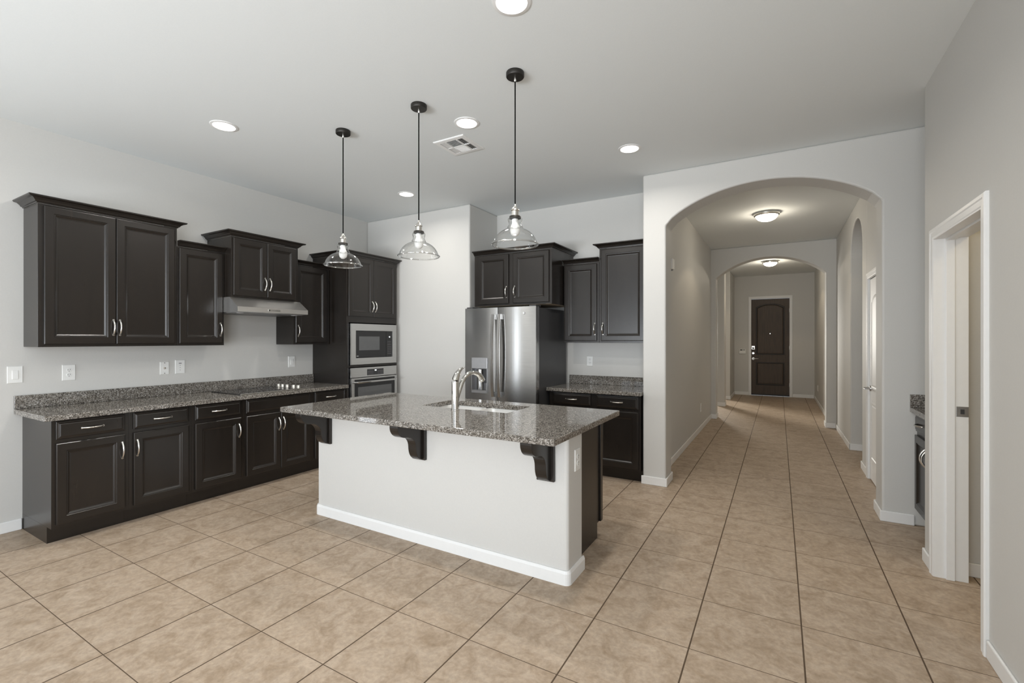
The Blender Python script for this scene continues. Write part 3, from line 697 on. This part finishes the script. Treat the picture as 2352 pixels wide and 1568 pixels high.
def slab_hole(x0, x1, y0, y1, a0, a1, b0, b1, z0, z1):
    mb = MB(); V = []
    for z in (z0, z1):
        V += [(x0, y0, z), (x1, y0, z), (x1, y1, z), (x0, y1, z), (a0, b0, z), (a1, b0, z), (a1, b1, z), (a0, b1, z)]
    F_ = []
    for i in range(4):
        j = (i + 1) % 4
        F_ += [(i, j, 4 + j, 4 + i), (8 + i, 8 + j, 12 + j, 12 + i), (i, j, 8 + j, 8 + i), (4 + i, 4 + j, 12 + j, 12 + i)]
    return mb.add(V, F_)
isl = thing('countertop', 'large speckled granite island countertop with sink cut-out', 'countertop', (0, 0, 0))
slab_hole(-3.325, -1.008, 2.178, 3.318, SX0, SX1, SY0, SY1, 0.8675, 0.905).build('slab', 'granite', isl, bevel=0.005, segs=3)
# sink
sk = thing('sink', 'undermount stainless double-bowl sink in the island countertop', 'sink', (0, 0, 0))
def rrect(x0, x1, y0, y1, r, z, n=5):
    pts = []
    for cx, cy, a0 in ((x1 - r, y1 - r, 0), (x0 + r, y1 - r, 90), (x0 + r, y0 + r, 180), (x1 - r, y0 + r, 270)):
        for i in range(n + 1):
            a = R(a0 + 90 * i / n); pts.append((cx + r * math.cos(a), cy + r * math.sin(a), z))
    return pts
mid = (SX0 + SX1) / 2
for x0, x1 in ((SX0 - 0.008, mid - 0.012), (mid + 0.012, SX1 + 0.008)):
    y0, y1 = SY0 - 0.008, SY1 + 0.008; zt = 0.867
    rg = [rrect(x0 - 0.012, x1 + 0.012, y0 - 0.012, y1 + 0.012, 0.07, zt), rrect(x0, x1, y0, y1, 0.06, zt - 0.001), rrect(x0 + 0.006, x1 - 0.006, y0 + 0.006, y1 - 0.006, 0.06, zt - 0.02),
          rrect(x0 + 0.012, x1 - 0.012, y0 + 0.012, y1 - 0.012, 0.06, 0.72), rrect(x0 + 0.04, x1 - 0.04, y0 + 0.04, y1 - 0.04, 0.06, 0.69)]
    bo = MB().loops(rg, False, True, True).build('bowl', 'sinksteel', sk, angle=60)
    MB().lathe([(0.0, 0.6925), (0.035, 0.6925), (0.042, 0.6905)], ((x0 + x1) / 2, (y0 + y1) / 2, 0), 20).build('drain', 'nickel', bo)
# faucet
fc = thing('faucet', 'polished single-handle pull-out faucet standing on the island', 'faucet', (-2.065, 2.735, 0.9055))
MB().lathe([(0.0, 0.0), (0.033, 0.0), (0.033, 0.004), (0.029, 0.008), (0.0275, 0.10), (0.0275, 0.205), (0.0265, 0.212), (0.0, 0.213)], (0, 0, 0), 28).build('body', 'chrome', fc)
dv = Vector((0.30, 0.95, 0)).normalized()
def fp(u, z): return (dv.x * u, dv.y * u, z)
MB().tube([fp(0.0, 0.218), fp(0.006, 0.235), fp(0.018, 0.262), fp(0.036, 0.288), fp(0.062, 0.305), fp(0.082, 0.311)],
          [0.0265, 0.0262, 0.022, 0.0155, 0.009, 0.004], 14).build('handle', 'chrome', fc)
MB().tube([fp(0.012, 0.085), fp(0.035, 0.14), fp(0.055, 0.19), fp(0.085, 0.235), fp(0.125, 0.262), fp(0.165, 0.268), fp(0.205, 0.258), fp(0.235, 0.235), fp(0.252, 0.21)],
          [0.018, 0.017, 0.0165, 0.0162, 0.0162, 0.0165, 0.0185, 0.0205, 0.021], 16).build('spout', 'chrome', fc)
MB().tube([fp(0.248, 0.2125), fp(0.256, 0.199)], [0.0225, 0.021], 16).build('spray_head', 'chrome', fc)
# corbels
def corbel(label, x):
    c = thing('corbel', label, 'corbel', (x, IY0 - 0.0005, 0), 0, 'island corbels')
    MB().box(-0.058, 0.058, -0.020, 0.0, 0.590, 0.8665).build('back_plate', 'esp', c, bevel=0.003)
    pf = [(-0.0205, 0.8665), (-0.262, 0.8665), (-0.262, 0.848)]
    for i in range(1, 9):
        a = i / 8 * math.pi / 2; pf.append((-0.262 + 0.084 * (1 - math.cos(a)), 0.848 - 0.074 * math.sin(a)))
    for i in range(1, 9):
        a = i / 8 * math.pi / 2; pf.append((-0.178 + 0.092 * math.sin(a), 0.774 - 0.086 * (1 - math.cos(a))))
    for i in range(1, 9):
        a = i / 8 * math.pi / 2; pf.append((-0.086 + 0.060 * (1 - math.cos(a)), 0.688 - 0.090 * math.sin(a)))
    pf.append((-0.0205, 0.598))
    MB().prism(pf, -0.036, 0.036, axis='X').build('bracket', 'esp', c, bevel=0.003)
    return c
corbel('dark curved wooden corbel under the left end of the island top', -3.150)
corbel('dark curved wooden corbel under the middle of the island top', -2.170)
corbel('dark curved wooden corbel under the right end of the island top', -1.193)

# ------------------------------------------------------------------ wall plates
def plate(name, label, cat, loc, rot, wd=0.072, ht=0.118, kind='outlet', group='wall plates'):
    """a cover plate centred on loc with its back on local y=0, facing -y"""
    p = thing(name, label, cat, loc, rot, group)
    MB().loops([[(x * wd / 2 * k, -d, z * ht / 2 * k) for x, z in ((-1, -1), (1, -1), (1, 1), (-1, 1))] for k, d in ((1.0, 0.0), (1.0, 0.003), (0.94, 0.0065))]).build('cover_plate', 'plastic', p)
    if kind == 'rocker':
        MB().loops([[(-0.0165, -0.0065, -0.033), (0.0165, -0.0065, -0.033), (0.0165, -0.0065, 0.033), (-0.0165, -0.0065, 0.033)], [(-0.0155, -0.0125, -0.032), (0.0155, -0.0125, -0.032), (0.0155, -0.0085, 0.032), (-0.0155, -0.0085, 0.032)]]).build('rocker', 'plastic', p, bevel=0.001)
    elif kind == 'outlet':
        for sz in (-0.0195, 0.0195):
            r = MB().lathe([(0.0, 0.009), (0.0155, 0.009), (0.0165, 0.0065)], (0, 0, sz), 18, axis='Y').build('receptacle', 'plastic', p)
            MB().box(-0.008, -0.0055, -0.0095, -0.009, sz, sz + 0.009).box(0.0055, 0.008, -0.0095, -0.009, sz, sz + 0.009).box(-0.002, 0.002, -0.0095, -0.009, sz - 0.011, sz - 0.006).build('slots', 'slot', r)
    elif kind == 'coax':
        MB().lathe([(0.0, 0.018), (0.0045, 0.018), (0.005, 0.009), (0.009, 0.009), (0.010, 0.0065)], (0, 0, 0), 14, axis='Y').build('jack', 'nickel', p)
        for sz in (-0.048, 0.048): MB().lathe([(0.0, 0.008), (0.004, 0.0075), (0.004, 0.0065)], (0, 0, sz), 10, axis='Y').build('screw', 'slot', p)
    elif kind == 'keypad':
        MB().box(-0.012, 0.012, -0.0072, -0.0065, 0.030, 0.037).build('label_strip', 'keys', p)
        for sz in (-0.03, -0.008, 0.012): MB().lathe([(0.0, 0.0078), (0.003, 0.0076), (0.0035, 0.0065)], (0, 0, sz), 10, axis='Y').build('button', 'grey_plastic', p)
    return p
plate('light_switch', 'white rocker switch plate at the far left of the wall', 'light switch', (XL, 1.119, 1.162), H90, 0.082, 0.126, 'rocker')
plate('outlet', 'white duplex outlet above the left end of the long counter', 'outlet', (XL, 1.420, 1.160), H90, 0.080, 0.126, 'outlet')
plate('coax_plate', 'white jack plate with dark screws, left of the control plate', 'wall plate', (XL, 2.085, 1.160), H90, 0.072, 0.118, 'coax')
plate('fan_control', 'white plate with small buttons, right of the jack plate', 'wall switch', (XL, 2.213, 1.166), H90, 0.082, 0.130, 'keypad')
plate('light_switch', 'white rocker switch plate over the backsplash beside the oven tower', 'light switch', (XL, 3.373, 1.165), H90, 0.084, 0.130, 'rocker')
plate('outlet', 'white outlet above the short counter beside the refrigerator', 'outlet', (-1.917, YR, 1.172), 0, 0.074, 0.116, 'outlet')
plate('outlet', 'white outlet on the end of the island half wall', 'outlet', (IX1, 2.610, 0.700), H90, 0.080, 0.130, 'outlet')
plate('outlet', 'white outlet low on the left wall of the hall', 'outlet', (-1.06, 7.75, 0.355), H90, 0.080, 0.130, 'outlet')
plate('outlet', 'white outlet low on the right wall of the foyer near the front door', 'outlet', (0.75, 12.2, 0.35), R(-90), 0.080, 0.130, 'outlet')
kp = thing('alarm_keypad', 'white alarm keypad on the wall left of the front door', 'keypad', (-0.81, 13.3, 1.12))
MB().box(-0.075, 0.075, -0.025, 0.0, -0.06, 0.06).build('housing', 'plastic', kp, bevel=0.005)
MB().box(-0.055, 0.0, -0.027, -0.025, 0.022, 0.048).build('screen', 'slot', kp)
MB().box(0.015, 0.058, -0.027, -0.025, 0.026, 0.046).build('buttons', 'keys', kp)
ch = thing('door_chime', 'small white chime box high on the left wall of the hall', 'door chime', (-1.06, 5.44, 2.28), H90)
MB().box(-0.06, 0.06, -0.028, 0.0, -0.06, 0.06).build('housing', 'plastic', ch, bevel=0.006)
MB().box(-0.012, 0.012, -0.020, -0.005, -0.075, -0.0605).build('sensor', 'grey_plastic', ch)
st = thing('door_stop', 'tiny spring door stop low on the baseboard just inside the arch, right side', 'door stop', (0.745, 4.8335, 0.055))
MB().tube([(0, 0, 0), (0, 0.05, 0)], 0.005, 8).build('spring', 'nickel', st)
MB().tube([(0, 0.0505, 0), (0, 0.066, 0)], 0.008, 10).build('rubber_tip', 'plastic', st)

# ------------------------------------------------------------------ ceiling fixtures
def lamp_light(name, parent, z, size, power, col, shape='DISK', spread=160):
    l = bpy.data.lights.new(name, 'AREA'); l.shape = shape; l.size = size; l.energy = power; l.color = col; l.spread = R(spread)
    o = bpy.data.objects.new(name, l); COL.objects.link(o); o.parent = parent; o.location = (0, 0, z)
    return o
def downlight(label, x, y, r=0.074, power=11.0):
    d = thing('recessed_light', label, 'ceiling light', (x, y, CEIL), 0, 'recessed ceiling lights')
    MB().lathe([(r + 0.020, 0.0), (r + 0.019, -0.004), (r + 0.002, -0.007), (r, -0.003)], (0, 0, 0), 40).build('trim_ring', 'trim', d)
    MB().lathe([(0.0, -0.004), (r, -0.0035)], (0, 0, 0), 40).build('diffuser', 'lamp', d)
    lamp_light('recessed_light_glow', d, -0.012, 2 * r, power, (1.0, 0.96, 0.90))
    return d
downlight('bright recessed light in the ceiling over the left counter', -3.650, 1.937)
downlight('bright recessed light in the ceiling just behind the air vent', -2.024, 2.821)
downlight('bright recessed light in the ceiling beside the arch wall', -1.098, 3.893, power=8.0)
downlight('bright recessed light in the ceiling near the oven tower corner', -3.597, 3.864, power=6.5)
downlight('bright recessed light cut by the top edge, nearest the viewer', -1.112, 1.918)
# air vent
av = thing('air_vent', 'white square louvred air vent in the kitchen ceiling', 'vent', (-2.312, 3.112, CEIL))
vh = 0.152
MB().loops([[(x * a, y * a, z) for x, y in ((-1, -1), (1, -1), (1, 1), (-1, 1))] for a, z in ((vh, 0.0), (vh, -0.005), (vh - 0.006, -0.009), (vh - 0.040, -0.010), (vh - 0.042, -0.001))], False, False).build('frame', 'trim', av)
MB().box(-vh + 0.042, vh - 0.042, -vh + 0.042, vh - 0.042, -0.0012, -0.0006).build('duct_opening', 'ductdark', av)
MB().box(-0.058, -0.050, -0.110, 0.110, -0.0115, -0.0015).build('divider', 'trim', av)
MB().box(0.050, 0.058, -0.110, 0.110, -0.0115, -0.0015).build('divider', 'trim', av)
MB().box(-0.110, -0.058, -0.004, 0.004, -0.0115, -0.0015).box(-0.050, 0.050, -0.003, 0.003, -0.0115, -0.0015).box(0.058, 0.110, -0.004, 0.004, -0.0115, -0.0015).build('cross_bar', 'trim', av)
def slat(u0, u1, vt, sgn, alongx):
    # a thin blade: its upper edge at vt, its lower edge leaning out along sgn
    pr = [(vt, -0.0016), (vt + 0.0012, -0.0016), (vt + sgn * 0.0095 + 0.0012, -0.0112), (vt + sgn * 0.0095, -0.0112)]
    mb = MB()
    mb.loops([[((u, v, z) if alongx else (v, u, z)) for v, z in pr] for u in (u0, u1)])
    return mb.build('louvre', 'trim', av)
for sg in (-1, 1):
    for i in range(6): slat(-0.050, 0.050, sg * (0.006 + i * 0.0165), sg, True)
    for i in range(3):
        for u0, u1 in ((-0.110, -0.004), (0.004, 0.110)): slat(u0, u1, sg * (0.060 + i * 0.0165), sg, False)
# hall lights
def flush(label, x, y, power):
    d = thing('flush_light', label, 'ceiling light', (x, y, CEIL), 0, 'flush hall lights')
    MB().lathe([(0.135, 0.0), (0.150, -0.012), (0.148, -0.030), (0.132, -0.040), (0.126, -0.036)], (0, 0, 0), 40).build('metal_rim', 'nickel', d)
    MB().lathe([(0.126, -0.036), (0.120, -0.058), (0.100, -0.080), (0.065, -0.097), (0.03, -0.104), (0.0, -0.105)], (0, 0, 0), 40).build('glass_dome', 'dome', d)
    l = bpy.data.lights.new('flush_light_glow', 'SPOT'); l.energy = power; l.color = (1.0, 0.80, 0.55); l.shadow_soft_size = 0.05
    l.spot_size = R(124); l.spot_blend = 0.15
    o = bpy.data.objects.new('flush_light_glow', l); COL.objects.link(o); o.parent = d; o.location = (0, 0, -0.115)
    g = bpy.data.lights.new('flush_dome_glow', 'POINT'); g.energy = power * 0.42; g.color = (1.0, 0.88, 0.70); g.shadow_soft_size = 0.05
    o = bpy.data.objects.new('flush_dome_glow', g); COL.objects.link(o); o.parent = d; o.location = (0, 0, -0.165)
    return d
flush('glowing flush dome light on the hall ceiling, nearer of the two', -0.134, 6.76, 12)
flush('glowing flush dome light in the foyer beyond the second arch', -0.153, 10.95, 17)
# warm lamp of the room behind the open doorway
ll = bpy.data.lights.new('laundry_lamp', 'POINT'); ll.energy = 12; ll.color = (1.0, 0.80, 0.52); ll.shadow_soft_size = 0.1
lo = bpy.data.objects.new('laundry_lamp', ll); COL.objects.link(lo); lo.location = (1.75, 2.6, 2.75)
# pendants
def pendant(label, x, y):
    p = thing('pendant_light', label, 'pendant light', (x, y, CEIL), 0, 'island pendants')
    Z = lambda z: z - CEIL
    MB().lathe([(0.0, 0.0), (0.053, 0.0), (0.055, -0.003), (0.055, -0.026), (0.052, -0.030), (0.0, -0.031)], (0, 0, 0), 36).build('canopy', 'bronze', p)
    MB().lathe([(0.0, -0.031), (0.007, -0.031), (0.007, -0.052), (0.004, -0.056), (0.0, -0.056)], (0, 0, 0), 14).build('strain_relief', 'nickel', p)
    MB().tube([(0, 0, -0.056), (0, 0, Z(2.235))], 0.0042, 8).build('cord', 'cord', p)
    MB().lathe([(0.0, Z(2.250)), (0.005, Z(2.248)), (0.007, Z(2.236)), (0.018, Z(2.222)), (0.024, Z(2.216)), (0.026, Z(2.208)), (0.022, Z(2.204)), (0.022, Z(2.176)), (0.0, Z(2.174))], (0, 0, 0), 24).build('socket', 'nickel', p)
    MB().lathe([(0.0, Z(2.174)), (0.034, Z(2.174)), (0.036, Z(2.170)), (0.036, Z(2.160)), (0.0, Z(2.158))], (0, 0, 0), 24).build('collar', 'bronze', p)
    pf = [(0.036, 2.160), (0.0445, 2.157), (0.0455, 2.148), (0.042, 2.138), (0.0405, 2.130), (0.0405, 2.118), (0.046, 2.111), (0.049, 2.105), (0.047, 2.099), (0.060, 2.092), (0.078, 2.084), (0.096, 2.072), (0.112, 2.056), (0.124, 2.038), (0.132, 2.020), (0.136, 2.006)]
    sh = MB().lathe([(r, Z(z)) for r, z in pf], (0, 0, 0), 56).build('shade', 'glass', p, angle=80)
    MB().lathe([(0.136 + 0.0048 + 0.0048 * math.cos(R(a)), Z(2.0015) + 0.0048 * math.sin(R(a))) for a in range(180, -181, -36)], (0, 0, 0), 56).build('rim', 'glassedge', sh, angle=80)
    MB().lathe([(0.0, Z(2.157)), (0.018, Z(2.156)), (0.020, Z(2.128)), (0.028, Z(2.108)), (0.031, Z(2.088)), (0.026, Z(2.066)), (0.014, Z(2.054)), (0.0, Z(2.051))], (0, 0, 0), 24).build('bulb', 'bulb', p)
    return p
pendant('clear glass pendant lamp hanging in front of the oven tower', -2.932, 2.445)
pendant('clear glass pendant lamp hanging in the middle, in front of the bare wall', -2.157, 2.440)
pendant('clear glass pendant lamp hanging in front of the refrigerator cabinets', -1.388, 2.437)
